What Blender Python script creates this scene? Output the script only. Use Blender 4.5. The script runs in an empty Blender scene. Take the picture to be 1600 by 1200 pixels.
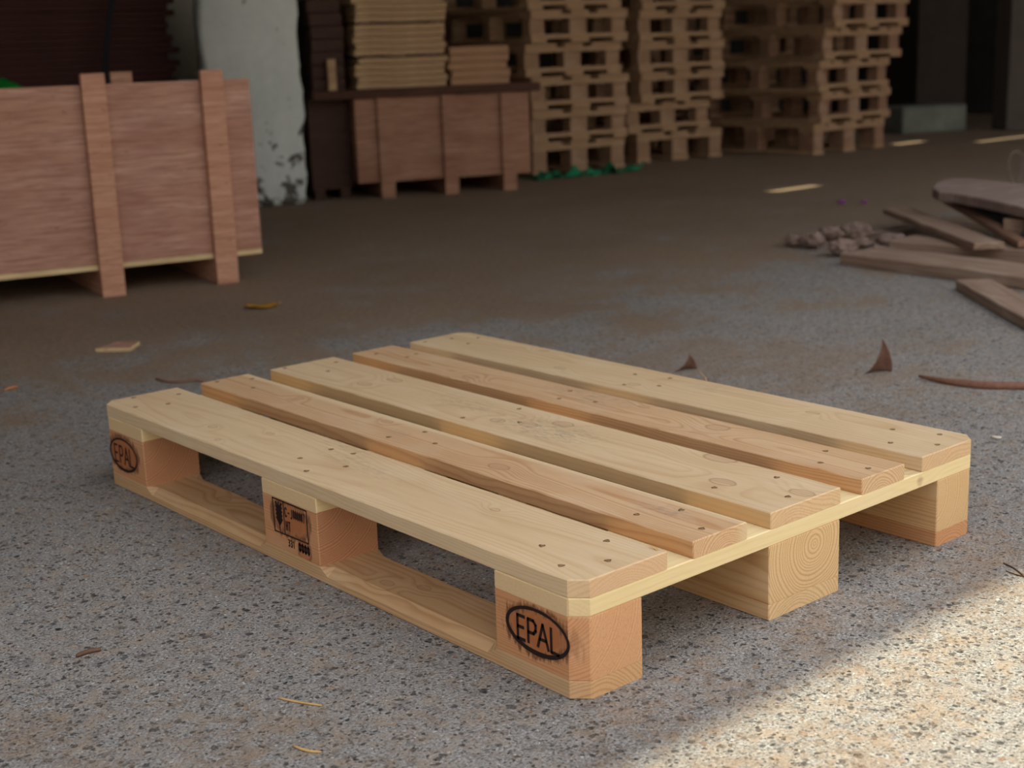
import bpy, bmesh, math, random
from mathutils import Vector, Matrix, noise
random.seed(7)
PI = math.pi
sc = bpy.context.scene
COL = sc.collection

# ------------------------------------------------------------------ camera solve (metres; Z up)
CAM = Vector((-0.97873, -1.05643, 0.71977))
RGT = Vector((0.757426, -0.652034, -0.034029))
DWN = Vector((-0.178405, -0.156543, -0.971425))
FWD = Vector((0.628075, 0.741853, -0.234896))
FPX = 2186.83

def ray(px, py):
    return FWD + RGT * ((px - 800) / FPX) + DWN * ((py - 600) / FPX)

def at(px, py, z=0.0):
    """point of the horizontal plane z seen at that pixel"""
    d = ray(px, py)
    return CAM + d * ((z - CAM.z) / d.z)

def onplane(px, py, p0, dr):
    n = Vector((-dr[1], dr[0], 0)); d = ray(px, py)
    return CAM + d * (n.dot(Vector(p0) - CAM) / n.dot(d))

# ------------------------------------------------------------------ small helpers
def lin(r, g, b):
    def f(c):
        c /= 255.0
        return c / 12.92 if c <= 0.04045 else ((c + 0.055) / 1.055) ** 2.4
    return (f(r), f(g), f(b), 1.0)

def obj(name, bm, m, parent=None, loc=(0, 0, 0), rz=0.0, smooth=False):
    me = bpy.data.meshes.new(name)
    bmesh.ops.recalc_face_normals(bm, faces=bm.faces)
    bm.to_mesh(me); bm.free()
    if smooth:
        for p in me.polygons: p.use_smooth = True
    me.materials.append(m)
    o = bpy.data.objects.new(name, me); COL.objects.link(o)
    o.location = loc; o.rotation_euler = (0, 0, rz)
    if parent is not None: o.parent = parent
    return o

def tag(o, label=None, cat=None, group=None, kind=None):
    if label: o['label'] = label
    if cat: o['category'] = cat
    if group: o['group'] = group
    if kind: o['kind'] = kind
    return o

def thing(name, label, cat, loc=(0, 0, 0), rz=0.0, group=None):
    o = bpy.data.objects.new(name, None); COL.objects.link(o)
    o.location = loc; o.rotation_euler = (0, 0, rz)
    o.empty_display_size = 0.1
    return tag(o, label, cat, group)

def copy_tree(o, parent=None):
    c = o.copy(); COL.objects.link(c)
    if parent is not None: c.parent = parent
    for ch in list(o.children): copy_tree(ch, c)
    return c

def add_box(bm, x0, x1, y0, y1, z0, z1, bev=0.0, mat=None):
    vs = [bm.verts.new((x, y, z)) for z in (z0, z1) for y in (y0, y1) for x in (x0, x1)]
    fs = [bm.faces.new([vs[i] for i in q]) for q in ((0, 2, 3, 1), (4, 5, 7, 6), (0, 1, 5, 4), (2, 6, 7, 3), (0, 4, 6, 2), (1, 3, 7, 5))]
    if bev > 0:
        es = list({e for f in fs for e in f.edges})
        bmesh.ops.bevel(bm, geom=es, offset=bev, segments=1, affect='EDGES')
    if mat is not None:
        bmesh.ops.transform(bm, matrix=mat, verts=[v for v in bm.verts if v.is_valid and v in set(bm.verts)])

def box_bm(x0, x1, y0, y1, z0, z1, bev=0.0):
    bm = bmesh.new(); add_box(bm, x0, x1, y0, y1, z0, z1, bev); return bm

def loft_bm(stations, bz=0.0012):
    """stations: (x, ylo, yhi, zlo, zhi, top chamfer at ylo, top chamfer at yhi)"""
    bm = bmesh.new(); rings = []
    for (x, a, b, z0, z1, ca, cb) in stations:
        prof = [(a + bz, z0), (b - bz, z0), (b, z0 + bz), (b, z1 - cb), (b - cb * 1.2, z1), (a + ca * 1.2, z1), (a, z1 - ca), (a, z0 + bz)]
        rings.append([bm.verts.new((x, y, z)) for y, z in prof])
    n = 8
    for r, s in zip(rings, rings[1:]):
        for i in range(n):
            bm.faces.new((r[i], r[(i + 1) % n], s[(i + 1) % n], s[i]))
    bm.faces.new(rings[0]); bm.faces.new(rings[-1])
    return bm

# ------------------------------------------------------------------ node helpers
class NT:
    def __init__(self, name):
        self.m = bpy.data.materials.new(name); self.m.use_nodes = True
        self.t = self.m.node_tree; self.t.nodes.clear()
        self.out = self.n('ShaderNodeOutputMaterial'); self.b = self.n('ShaderNodeBsdfPrincipled')
        self.t.links.new(self.b.outputs[0], self.out.inputs[0])
    def n(self, ty, **kw):
        x = self.t.nodes.new(ty)
        for k, v in kw.items(): setattr(x, k, v)
        return x
    def put(self, sock, v):
        if isinstance(v, bpy.types.NodeSocket): self.t.links.new(v, sock)
        elif v is not None: sock.default_value = v
    def math(self, op, a, b=None, c=None, clamp=False):
        x = self.n('ShaderNodeMath', operation=op, use_clamp=clamp)
        self.put(x.inputs[0], a)
        if b is not None: self.put(x.inputs[1], b)
        if c is not None: self.put(x.inputs[2], c)
        return x.outputs[0]
    def vmath(self, op, a, b=None):
        x = self.n('ShaderNodeVectorMath', operation=op)
        self.put(x.inputs[0], a)
        if b is not None: self.put(x.inputs[1], b)
        return x.outputs['Value'] if op in ('LENGTH', 'DISTANCE', 'DOT_PRODUCT') else x.outputs[0]
    def noise(self, vec, scale, detail=3, rough=0.55, dist=0.0):
        x = self.n('ShaderNodeTexNoise'); self.put(x.inputs['Vector'], vec)
        x.inputs['Scale'].default_value = scale; x.inputs['Detail'].default_value = detail
        x.inputs['Roughness'].default_value = rough; x.inputs['Distortion'].default_value = dist
        return x.outputs['Fac']
    def ramp(self, fac, stops, interp='LINEAR'):
        x = self.n('ShaderNodeValToRGB'); self.put(x.inputs[0], fac); cr = x.color_ramp; cr.interpolation = interp
        while len(cr.elements) < len(stops): cr.elements.new(0.5)
        for e, (p, c) in zip(cr.elements, stops):
            e.position = p; e.color = c if len(c) == 4 else (*c, 1)
        return x.outputs[0]
    def mapr(self, v, a, b, c=0.0, d=1.0, smooth=False):
        x = self.n('ShaderNodeMapRange'); x.clamp = True
        if smooth: x.interpolation_type = 'SMOOTHSTEP'
        self.put(x.inputs[0], v)
        for i, k in enumerate((a, b, c, d)): self.put(x.inputs[i + 1], k)
        return x.outputs[0]
    def mix(self, f, a, b, mode='MIX'):
        x = self.n('ShaderNodeMix', data_type='RGBA', blend_type=mode)
        self.put(x.inputs[0], f); self.put(x.inputs[6], a); self.put(x.inputs[7], b)
        return x.outputs[2]
    def mapping(self, vec, scale=(1, 1, 1), loc=(0, 0, 0), rot=(0, 0, 0)):
        x = self.n('ShaderNodeMapping'); self.put(x.inputs[0], vec)
        x.inputs['Location'].default_value = loc; x.inputs['Rotation'].default_value = rot; x.inputs['Scale'].default_value = scale
        return x.outputs[0]
    def bump(self, h, strength, dist=0.001, prev=None):
        x = self.n('ShaderNodeBump'); self.put(x.inputs['Height'], h)
        x.inputs['Strength'].default_value = strength; x.inputs['Distance'].default_value = dist
        if prev is not None: self.t.links.new(prev, x.inputs['Normal'])
        return x.outputs[0]

def g(v): return (v, v, v, 1)

def wood(name, light, dark, pith=(0.0, -0.05), freq=260, contrast=0.7, knots=(), smudges=(), endtint=None, rough=0.62,
         seed=0.0, wobble=1.0, burns=(), fuzz=0.35, darkside=None, endc=0.75, strip=None):
    """solid sawn wood, grain along the local X axis, growth rings about a pith line"""
    T = NT(name)
    tc = T.n('ShaderNodeTexCoord'); P = tc.outputs['Object']
    s = T.n('ShaderNodeSeparateXYZ'); T.put(s.inputs[0], P)
    x, y, z = s.outputs
    off = (seed * 3.1, seed * 1.7, seed * 2.3)
    w1 = T.noise(T.mapping(P, (1.6, 7, 7), off), 1.0, 2, 0.5)
    w2 = T.noise(T.mapping(P, (5, 40, 40), off), 1.0, 2, 0.5)
    yy = T.math('SUBTRACT', y, pith[0]); zz = T.math('SUBTRACT', z, pith[1])
    r = T.math('SQRT', T.math('ADD', T.math('MULTIPLY', yy, yy), T.math('MULTIPLY', zz, zz)))
    r = T.math('ADD', r, T.math('MULTIPLY', T.math('SUBTRACT', w1, 0.5), 0.030 * wobble))
    r = T.math('ADD', r, T.math('MULTIPLY', T.math('SUBTRACT', w2, 0.5), 0.0025 * wobble))
    kmask = None; kring = None
    for (kx, ky, kr) in knots:
        dx = T.math('MULTIPLY', T.math('SUBTRACT', x, kx), 0.62); dy = T.math('SUBTRACT', y, ky)
        d = T.math('SQRT', T.math('ADD', T.math('MULTIPLY', dx, dx), T.math('MULTIPLY', dy, dy)))
        infl = T.mapr(d, kr * 0.6, kr * 4.0, 1.0, 0.0, True)
        r = T.math('ADD', r, T.math('MULTIPLY', infl, kr * 0.9))
        rimv = T.math('ADD', d, T.math('MULTIPLY', T.math('SUBTRACT', w2, 0.5), kr * 0.8))
        rim = T.mapr(T.math('ABSOLUTE', T.math('SUBTRACT', rimv, kr * 0.92)), 0.0, kr * 0.16, 1.0, 0.0, True)
        kring = rim if kring is None else T.math('MAXIMUM', kring, rim)
        core = T.mapr(T.math('ADD', d, T.math('MULTIPLY', T.math('SUBTRACT', w2, 0.5), kr * 0.8)), kr * 0.75, kr * 1.05, 1.0, 0.0, True)
        kmask = core if kmask is None else T.math('MAXIMUM', kmask, core)
    ph = T.math('MULTIPLY', T.math('ADD', r, T.math('MULTIPLY', T.math('SINE', T.math('MULTIPLY', r, 210.0)), 0.0018)), freq)
    fr = T.math('FRACT', ph)
    late = T.ramp(fr, [(0.0, g(0.15)), (0.45, g(0.0)), (0.80, g(0.75)), (0.90, g(1.0)), (1.0, g(0.15))])
    # fibres and pores
    fib = T.noise(T.mapping(P, (14, 420, 420), off), 1.0, 3, 0.6)
    broad = T.noise(T.mapping(P, (2.0, 16, 16), off), 1.0, 4, 0.6)
    # end grain: where the local normal runs along the grain
    ns = T.n('ShaderNodeSeparateXYZ'); T.put(ns.inputs[0], tc.outputs['Normal'])
    isend = T.mapr(T.math('ABSOLUTE', ns.outputs[0]), 0.6, 0.9)
    amt = T.math('MULTIPLY', late, T.math('MULTIPLY_ADD', broad, 0.9, contrast - 0.35), clamp=True)
    amt = T.math('MULTIPLY', amt, T.math('MULTIPLY_ADD', isend, 0.35, 0.75), clamp=True)
    c = T.mix(amt, light, dark)
    c = T.mix(T.mapr(broad, 0.35, 0.72, 0.0, 0.35), c, dark)
    c = T.mix(T.mapr(T.noise(T.mapping(P, (6, 22, 22), (seed, 2, 1)), 1.0, 3, 0.5, 0.5), 0.5, 0.72, 0.0, 0.4), c, T.mix(0.35, light, lin(240, 228, 206)))
    c = T.mix(T.mapr(fib, 0.3, 0.75, 0.16, -0.05), c, T.mix(1.0, light, g(0.55), 'MULTIPLY'))
    if endtint is not None:
        c = T.mix(T.math('MULTIPLY', isend, 0.85), c, T.mix(T.math('MULTIPLY', late, endc, clamp=True), endtint, T.mix(1.0, dark, g(0.86), 'MULTIPLY')))
        spk = T.noise(T.mapping(P, (200, 520, 520), off), 1.0, 2, 0.7)
        c = T.mix(T.math('MULTIPLY', isend, T.mapr(spk, 0.5, 0.75, 0.0, 0.30)), c, T.mix(1.0, dark, g(0.5), 'MULTIPLY'))
    if darkside is not None:      # reddish heartwood on the sawn edges
        iss = T.mapr(T.math('ABSOLUTE', ns.outputs[1]), 0.6, 0.9)
        c = T.mix(T.math('MULTIPLY', iss, 0.6), c, T.mix(amt, darkside, dark))
    if strip is not None:         # pale sapwood along one edge
        e_ = T.math('ADD', y, T.math('MULTIPLY', T.math('SUBTRACT', w1, 0.5), 0.03))
        c = T.mix(T.mapr(e_, strip[0], strip[1], 0.85, 0.0, True), c, strip[2])
    if kmask is not None:
        kr_ = T.math('FRACT', T.math('MULTIPLY', r, freq * 1.8))
        kc = T.mix(kr_, T.mix(0.35, light, lin(176, 118, 84)), lin(150, 104, 78))
        c = T.mix(T.math('MULTIPLY', kmask, 0.36), c, kc)
        c = T.mix(T.math('MULTIPLY', kring, 0.5), c, lin(150, 108, 80))
    for (sx, sy, rx, ry, st, scol) in smudges:
        dx = T.math('DIVIDE', T.math('SUBTRACT', x, sx), rx); dy = T.math('DIVIDE', T.math('SUBTRACT', y, sy), ry)
        d = T.math('SQRT', T.math('ADD', T.math('MULTIPLY', dx, dx), T.math('MULTIPLY', dy, dy)))
        sn = T.noise(T.mapping(P, (55, 190, 60), off), 1.0, 4, 0.7)
        m = T.math('MULTIPLY', T.mapr(d, 0.2, 1.0, 1.0, 0.0, True), T.mapr(sn, 0.46, 0.70, 0.0, st))
        up = T.mapr(ns.outputs[2], 0.6, 0.9)
        c = T.mix(T.math('MULTIPLY', m, up), c, scol)
    for (bx, bz, rx, rz, st) in burns:   # scorched, smoked wood around a burnt-in mark (on a side face: local x, z)
        dx = T.math('DIVIDE', T.math('SUBTRACT', x, bx), rx); dz = T.math('DIVIDE', T.math('SUBTRACT', z, bz), rz)
        d = T.math('SQRT', T.math('ADD', T.math('MULTIPLY', dx, dx), T.math('MULTIPLY', dz, dz)))
        stk = T.noise(T.mapping(P, (170, 20, 28), off), 1.0, 3, 0.6)
        d2 = T.math('ADD', d, T.math('MULTIPLY', T.math('SUBTRACT', stk, 0.5), 1.1))
        m = T.mapr(d2, 0.55, 1.25, st, 0.0, True)
        ring = T.mapr(T.math('ABSOLUTE', T.math('SUBTRACT', d2, 1.0)), 0.0, 0.26, st * 0.75, 0.0, True)
        iss = T.mapr(T.math('ABSOLUTE', ns.outputs[1]), 0.6, 0.9)
        c = T.mix(T.math('MULTIPLY', m, iss), c, lin(172, 104, 62))
        c = T.mix(T.math('MULTIPLY', ring, iss), c, lin(84, 42, 24))
    T.put(T.b.inputs['Base Color'], c)
    T.b.inputs['Roughness'].default_value = rough
    T.b.inputs['Specular IOR Level'].default_value = 0.35
    h = T.noise(T.mapping(P, (60, 900, 900), off), 1.0, 2, 0.6)
    nrm = T.bump(h, fuzz, 0.0006)
    nrm = T.bump(amt, 0.25, 0.0004, nrm)
    T.put(T.b.inputs['Normal'], nrm)
    return T.m

def simple(name, c1, c2, scale=8, stretch=(1, 1, 1), rough=0.85, bump=0.3, bd=0.002, spots=None, coord='Object', low=0.0):
    T = NT(name); tc = T.n('ShaderNodeTexCoord'); P = T.mapping(tc.outputs[coord], stretch)
    a = T.noise(P, scale, 5, 0.65); b = T.noise(P, scale * 7, 3, 0.6)
    f = T.mapr(T.math('ADD', T.math('MULTIPLY', a, 0.7), T.math('MULTIPLY', b, 0.3)), 0.34, 0.66)
    c = T.mix(f, c1, c2)
    if spots is not None:
        sc_, th, scol = spots
        q = T.noise(T.mapping(tc.outputs[coord], (1, 1, 1), (3, 5, 7)), sc_, 4, 0.6)
        if low:
            sz_ = T.n('ShaderNodeSeparateXYZ'); T.put(sz_.inputs[0], tc.outputs[coord])
            q = T.math('ADD', q, T.mapr(sz_.outputs[2], 0.05, low, 0.17, -0.02))
        c = T.mix(T.mapr(q, th, th + 0.06), c, scol)
    T.put(T.b.inputs['Base Color'], c); T.b.inputs['Roughness'].default_value = rough
    T.b.inputs['Specular IOR Level'].default_value = 0.3
    T.put(T.b.inputs['Normal'], T.bump(b, bump, bd))
    return T.m

# ------------------------------------------------------------------ materials
def floor_material():
    T = NT('gritty_concrete'); tc = T.n('ShaderNodeTexCoord'); P = tc.outputs['Object']
    s = T.n('ShaderNodeSeparateXYZ'); T.put(s.inputs[0], P)
    n1 = T.noise(P, 2.2, 5, 0.62); n2 = T.noise(P, 9, 5, 0.65); n3 = T.noise(P, 60, 4, 0.7); n4 = T.noise(P, 260, 3, 0.75)
    wv = T.n('ShaderNodeVectorMath', operation='ADD'); T.put(wv.inputs[0], P)
    nz = T.n('ShaderNodeTexNoise'); T.put(nz.inputs['Vector'], P); nz.inputs['Scale'].default_value = 150; nz.inputs['Detail'].default_value = 2
    sv = T.vmath('SCALE', nz.outputs['Color']); sv.node.inputs['Scale'].default_value = 0.008
    T.put(wv.inputs[1], sv); PW = wv.outputs[0]
    # cement paste with sand grains
    c = T.mix(T.mapr(n4, 0.36, 0.64), lin(104, 102, 103), lin(196, 193, 190))
    c = T.mix(T.mapr(n3, 0.38, 0.7, 0.0, 0.6), c, lin(150, 143, 136))
    c = T.mix(T.mapr(T.noise(T.mapping(P, (1, 1, 1), (2, 6, 4)), 28, 5, 0.7), 0.5, 0.62, 0.0, 0.5), c, lin(176, 156, 136))
    c = T.mix(T.mapr(T.noise(T.mapping(P, (1, 1, 1), (7, 6, 4)), 45, 4, 0.7), 0.54, 0.64, 0.0, 0.5), c, lin(92, 88, 88))
    def peb(scale, lo, hi, col, dens, seedloc):
        v = T.n('ShaderNodeTexVoronoi', feature='F1'); T.put(v.inputs['Vector'], T.mapping(PW, (1, 1, 1), seedloc)); v.inputs['Scale'].default_value = scale
        sp = T.n('ShaderNodeSeparateColor'); T.put(sp.inputs[0], v.outputs['Color'])
        keep = T.math('LESS_THAN', sp.outputs[0], dens)
        size = T.math('MULTIPLY_ADD', sp.outputs[1], 0.55, 0.45)
        m = T.mapr(T.math('DIVIDE', v.outputs['Distance'], size), lo, hi, 1.0, 0.0, True)
        return T.math('MULTIPLY', m, keep), col, sp.outputs[2]
    hsum = None
    for a in ((260, 0.28, 0.50, lin(74, 71, 70), 0.42, (1, 2, 0)), (170, 0.30, 0.48, lin(214, 212, 208), 0.12, (5, 2, 0)),
              (120, 0.28, 0.46, lin(50, 48, 49), 0.36, (9, 4, 0)), (72, 0.24, 0.38, lin(44, 43, 46), 0.40, (3, 7, 0)),
              (60, 0.22, 0.36, lin(150, 124, 104), 0.08, (4, 1, 0)), (48, 0.20, 0.32, lin(56, 56, 60), 0.22, (2, 9, 0)), (36, 0.16, 0.27, lin(48, 48, 52), 0.16, (6, 5, 0)), (40, 0.16, 0.26, lin(176, 142, 116), 0.10, (1, 8, 0))):
        m, col, rnd = peb(*a)
        c = T.mix(T.math('MULTIPLY', m, T.math('MULTIPLY_ADD', rnd, 0.4, 0.6)), c, col)
        hsum = m if hsum is None else T.math('ADD', hsum, m)
    # brown sawdust and soil, in patches here and nearly everywhere deeper in the yard
    far = T.mapr(T.math('ADD', T.math('ADD', s.outputs[1], T.math('MULTIPLY', s.outputs[0], 0.12)), T.math('MULTIPLY', T.math('SUBTRACT', n1, 0.5), 2.0)), 1.35, 2.7, 0.0, 1.0, True)
    d = T.vmath('DISTANCE', P, (1.35, 0.95, 0)); near = T.mapr(d, 0.1, 0.75, 0.16, 0.0, True)
    pat = T.math('ADD', T.math('MULTIPLY', n1, 0.55), T.math('MULTIPLY', n2, 0.45))
    pat = T.math('ADD', pat, T.math('MULTIPLY_ADD', far, 0.22, near))
    pat = T.math('ADD', pat, T.math('MULTIPLY', T.math('SUBTRACT', n3, 0.5), 0.6))
    soil = T.math('MULTIPLY', T.mapr(pat, 0.47, 0.72, 0.0, 0.9, True), T.mapr(T.math('ADD', n4, far), 0.36, 0.60, 0.25, 1.0))
    sc2 = T.mix(T.mapr(n4, 0.35, 0.65), lin(126, 106, 90), lin(174, 150, 128))
    sc2 = T.mix(far, sc2, T.mix(T.mapr(n3, 0.35, 0.65), lin(140, 118, 98), lin(170, 146, 122)))
    c = T.mix(soil, c, sc2)
    c = T.mix(T.mapr(T.noise(T.mapping(P, (1, 1, 1), (8, 3, 1)), 1.3, 4, 0.6), 0.45, 0.7, 0.0, 0.35), c, T.mix(1.0, c, g(0.62), 'MULTIPLY'))
    T.put(T.b.inputs['Base Color'], c)
    T.b.inputs['Roughness'].default_value = 0.92; T.b.inputs['Specular IOR Level'].default_value = 0.2
    h = T.math('SUBTRACT', T.math('ADD', T.math('MULTIPLY', n4, 0.9), T.math('MULTIPLY', n3, 0.8)), T.math('MULTIPLY', hsum, 0.45))
    T.put(T.b.inputs['Normal'], T.bump(h, 0.9, 0.005))
    return T.m

M = {}
M['floor'] = floor_material()
M['roof'] = simple('roof_sheet', lin(92, 88, 84), lin(120, 114, 106), 1.5)
M['wall'] = simple('dark_wall', lin(44, 42, 42), lin(66, 62, 60), 1.2)
M['plaster'] = simple('peeling_plaster', lin(194, 202, 204), lin(218, 224, 226), 3.0, bump=0.5, bd=0.004, spots=(11, 0.63, lin(92, 90, 88)), low=0.45)
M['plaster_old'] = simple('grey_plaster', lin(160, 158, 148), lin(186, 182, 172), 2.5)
M['concrete'] = simple('grey_block', lin(100, 104, 100), lin(134, 138, 132), 5)
M['nail'] = simple('nail_steel', lin(170, 132, 84), lin(112, 92, 70), 300, rough=0.45, bump=0.1)
M['pit'] = simple('crushed_wood', lin(92, 62, 40), lin(66, 46, 32), 300)
M['char'] = simple('burnt_wood', lin(46, 26, 20), lin(30, 19, 17), 500, bump=0.4, bd=0.0004)
M['char2'] = simple('scorched_wood', lin(58, 34, 26), lin(38, 24, 22), 500, bump=0.4, bd=0.0004)
M['plastic_green'] = simple('green_plastic', lin(16, 116, 40), lin(30, 150, 62), 12, rough=0.35)
M['plastic_teal'] = simple('teal_plastic', lin(26, 120, 84), lin(52, 160, 118), 12, rough=0.35)
M['strap'] = simple('navy_strap', lin(26, 26, 36), lin(36, 36, 48), 12)
M['red_sheet'] = simple('dark_red_panel', lin(62, 38, 38), lin(84, 52, 50), 3, (0.6, 6, 30))
M['dark_lid'] = simple('dark_stained_board', lin(66, 42, 36), lin(92, 62, 52), 3, (1, 6, 6))
M['leaf_brown'] = simple('dry_leaf', lin(92, 64, 54), lin(122, 90, 76), 60)
M['leaf_yellow'] = simple('yellow_leaf', lin(196, 160, 46), lin(176, 110, 40), 40)
M['petal'] = simple('magenta_petal', lin(140, 60, 150), lin(120, 56, 132), 40)
M['stick'] = simple('dead_stick', lin(110, 76, 62), lin(142, 104, 86), 30, (1, 1, 1))
M['straw'] = simple('straw', lin(214, 178, 122), lin(190, 150, 96), 60)
M['rubble'] = simple('pink_rubble', lin(124, 102, 96), lin(160, 138, 128), 14, bump=0.4, bd=0.003)
M['wire'] = simple('rusty_wire', lin(112, 96, 92), lin(140, 124, 118), 40)
M['dark_sheet'] = simple('weathered_sheet', lin(84, 84, 90), lin(106, 104, 108), 6)
M['white_chip'] = simple('pale_chip', lin(232, 226, 214), lin(212, 204, 190), 60)

def ply(name, c1, c2, c3, seed=0):
    T = NT(name); tc = T.n('ShaderNodeTexCoord'); P = T.mapping(tc.outputs['Object'], (1, 1, 1), (seed, seed * 2, seed))
    a = T.noise(T.mapping(P, (1.1, 1.1, 5.5)), 2.2, 5, 0.6, 0.8)
    b = T.noise(T.mapping(P, (6, 6, 110)), 1.2, 4, 0.65, 0.6)
    bl = T.noise(P, 2.3, 3, 0.5)
    fl = T.noise(T.mapping(P, (30, 30, 90)), 1.0, 2, 0.6)
    c = T.mix(T.mapr(a, 0.34, 0.66), c1, c2)
    c = T.mix(T.mapr(b, 0.38, 0.62, 0.0, 0.75), c, c3)
    c = T.mix(T.mapr(bl, 0.42, 0.7, 0.0, 0.45), c, T.mix(1.0, c, (0.74, 0.72, 0.76, 1), 'MULTIPLY'))
    c = T.mix(T.mapr(fl, 0.64, 0.74, 0.0, 0.4), c, lin(84, 54, 46))
    T.put(T.b.inputs['Base Color'], c); T.b.inputs['Roughness'].default_value = 0.75
    T.b.inputs['Specular IOR Level'].default_value = 0.3
    T.put(T.b.inputs['Normal'], T.bump(b, 0.3, 0.001))
    return T.m
M['ply'] = ply('red_plywood', lin(206, 166, 148), lin(184, 138, 120), lin(150, 104, 88))
M['ply_batten'] = ply('red_batten', lin(212, 166, 142), lin(198, 148, 124), lin(168, 118, 96), 4)
M['ply_pale'] = ply('pale_plywood_edge', lin(236, 214, 172), lin(220, 196, 152), lin(190, 160, 120), 2)
M['ply_far'] = ply('far_plywood', lin(190, 150, 128), lin(168, 124, 102), lin(136, 94, 76), 7)
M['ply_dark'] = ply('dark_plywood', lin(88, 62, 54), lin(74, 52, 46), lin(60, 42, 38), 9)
M['sheet_pale'] = ply('pale_sheet', lin(204, 174, 138), lin(186, 154, 120), lin(150, 118, 90), 11)
M['sheet_mid'] = ply('mid_sheet', lin(196, 158, 128), lin(176, 138, 108), lin(146, 108, 82), 13)
M['far_wood'] = wood('far_pallet_wood', lin(184, 152, 122), lin(140, 104, 78), freq=90, rough=0.8)
M['far_wood_mid'] = wood('far_pallet_wood_mid', lin(172, 138, 112), lin(122, 90, 72), freq=90, rough=0.8, seed=4)
M['far_wood_red'] = wood('far_pallet_wood_red', lin(162, 126, 104), lin(112, 80, 66), freq=90, rough=0.8, seed=3)
M['old_plank'] = wood('weathered_plank', lin(160, 134, 116), lin(116, 92, 80), freq=70, rough=0.85, seed=5)
M['old_plank_grey'] = wood('weathered_grey_plank', lin(158, 136, 128), lin(118, 98, 92), freq=70, rough=0.85, seed=6)

# ------------------------------------------------------------------ the foreground pallet
pal = thing('wooden_pallet', 'clean pale wooden pallet with burnt-in marks lying alone on the concrete in front', 'pallet')
PALE = lin(224, 196, 157); PALE_D = lin(198, 158, 114)
RED = lin(216, 180, 140); RED_D = lin(186, 134, 92)
GREY = lin(140, 128, 118)
# deck boards: (near x0,x1), (far x0,x1), y near, y far, material arguments; knots and smudges in pallet metres (X, Y, r)
DECK = [
 ((0.000, 0.1435), (0.000, 0.1445), 0.000, 1.200, dict(light=PALE, dark=PALE_D, pith=(0.01, -0.09), freq=230, contrast=0.5, endc=0.3, endtint=lin(228, 188, 150), seed=1.3, wobble=1.3),
  [(0.052, 0.905, 0.007), (0.095, 0.80, 0.006), (0.020, 0.83, 0.005), (0.10, 0.26, 0.006)], [(0.13, 0.64, 0.10, 0.02, 0.5), (0.10, 0.59, 0.10, 0.03, 0.4), (0.085, 0.50, 0.10, 0.03, 0.3)], True),
 ((0.187, 0.2855), (0.189, 0.288), 0.000, 1.197, dict(light=RED, dark=RED_D, pith=(-0.015, -0.035), freq=250, contrast=0.95, seed=2.6, strip=(-0.045, -0.026, lin(226, 200, 160)), endc=0.6, darkside=lin(206, 156, 104), endtint=lin(230, 192, 150)),
  [(0.262, 0.72, 0.008), (0.225, 0.40, 0.012), (0.25, 0.96, 0.008)], [(0.245, 0.10, 0.07, 0.03, 0.8), (0.235, 0.66, 0.05, 0.02, 0.4)], False),
 ((0.330, 0.4735), (0.334, 0.4775), 0.000, 1.196, dict(light=PALE, dark=PALE_D, pith=(0.015, -0.12), freq=200, contrast=0.55, endc=0.45, endtint=lin(232, 196, 152), seed=3.9, darkside=lin(206, 164, 108)),
  [(0.386, 0.961, 0.011), (0.440, 0.944, 0.011), (0.403, 0.540, 0.012), (0.385, 0.593, 0.010), (0.440, 0.50, 0.012), (0.386, 0.126, 0.013), (0.420, 0.022, 0.012), (0.465, 0.20, 0.018)],
  [(0.402, 0.49, 0.16, 0.07, 0.8), (0.42, 0.72, 0.14, 0.05, 0.5)], False),
 ((0.519, 0.617), (0.520, 0.6195), 0.000, 1.196, dict(light=lin(218, 184, 144), dark=RED_D, pith=(0.01, -0.04), freq=240, contrast=0.9, seed=5.1, endc=0.6, darkside=lin(210, 158, 106), endtint=lin(230, 196, 154)),
  [(0.585, 0.311, 0.015), (0.545, 0.86, 0.010), (0.60, 0.48, 0.008)], [(0.59, 0.60, 0.15, 0.05, 0.7)], False),
 ((0.6595, 0.800), (0.658, 0.800), 0.000, 1.193, dict(light=lin(220, 193, 154), dark=lin(192, 154, 112), pith=(-0.03, -0.10), freq=220, contrast=0.55, endc=0.35, endtint=lin(228, 190, 148), seed=6.7),
  [(0.750, 0.258, 0.009), (0.781, 0.923, 0.008), (0.70, 0.60, 0.008), (0.70, 0.79, 0.009)], [(0.765, 0.49, 0.06, 0.04, 0.5)], True),
]
NAILS = [
 [(0.053, 0.118), (0.118, 0.075), (0.025, 0.054), (0.073, 0.027), (0.053, 0.647), (0.024, 0.585), (0.12, 0.608), (0.076, 0.562), (0.11, 0.652), (0.053, 1.187), (0.12, 1.149), (0.074, 1.099), (0.025, 1.122)],
 [(0.211, 0.116), (0.228, 0.023), (0.262, 0.088), (0.209, 0.643), (0.236, 0.562), (0.265, 0.625), (0.214, 1.182), (0.235, 1.09), (0.27, 1.153)],
 [(0.359, 0.118), (0.449, 0.087), (0.395, 0.025), (0.358, 0.647), (0.401, 0.559), (0.456, 0.622), (0.358, 1.182), (0.399, 1.098), (0.452, 1.151)],
 [(0.565, 0.023), (0.543, 0.086), (0.593, 0.115), (0.594, 0.648), (0.57, 0.562), (0.545, 0.623), (0.547, 1.153), (0.57, 1.082), (0.599, 1.092)],
 [(0.751, 0.112), (0.689, 0.073), (0.773, 0.046), (0.725, 0.019), (0.687, 0.611), (0.773, 0.584), (0.754, 0.651), (0.72, 0.56), (0.736, 1.154), (0.775, 1.117), (0.726, 1.089), (0.68, 1.17)],
]
CH = 0.018
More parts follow.
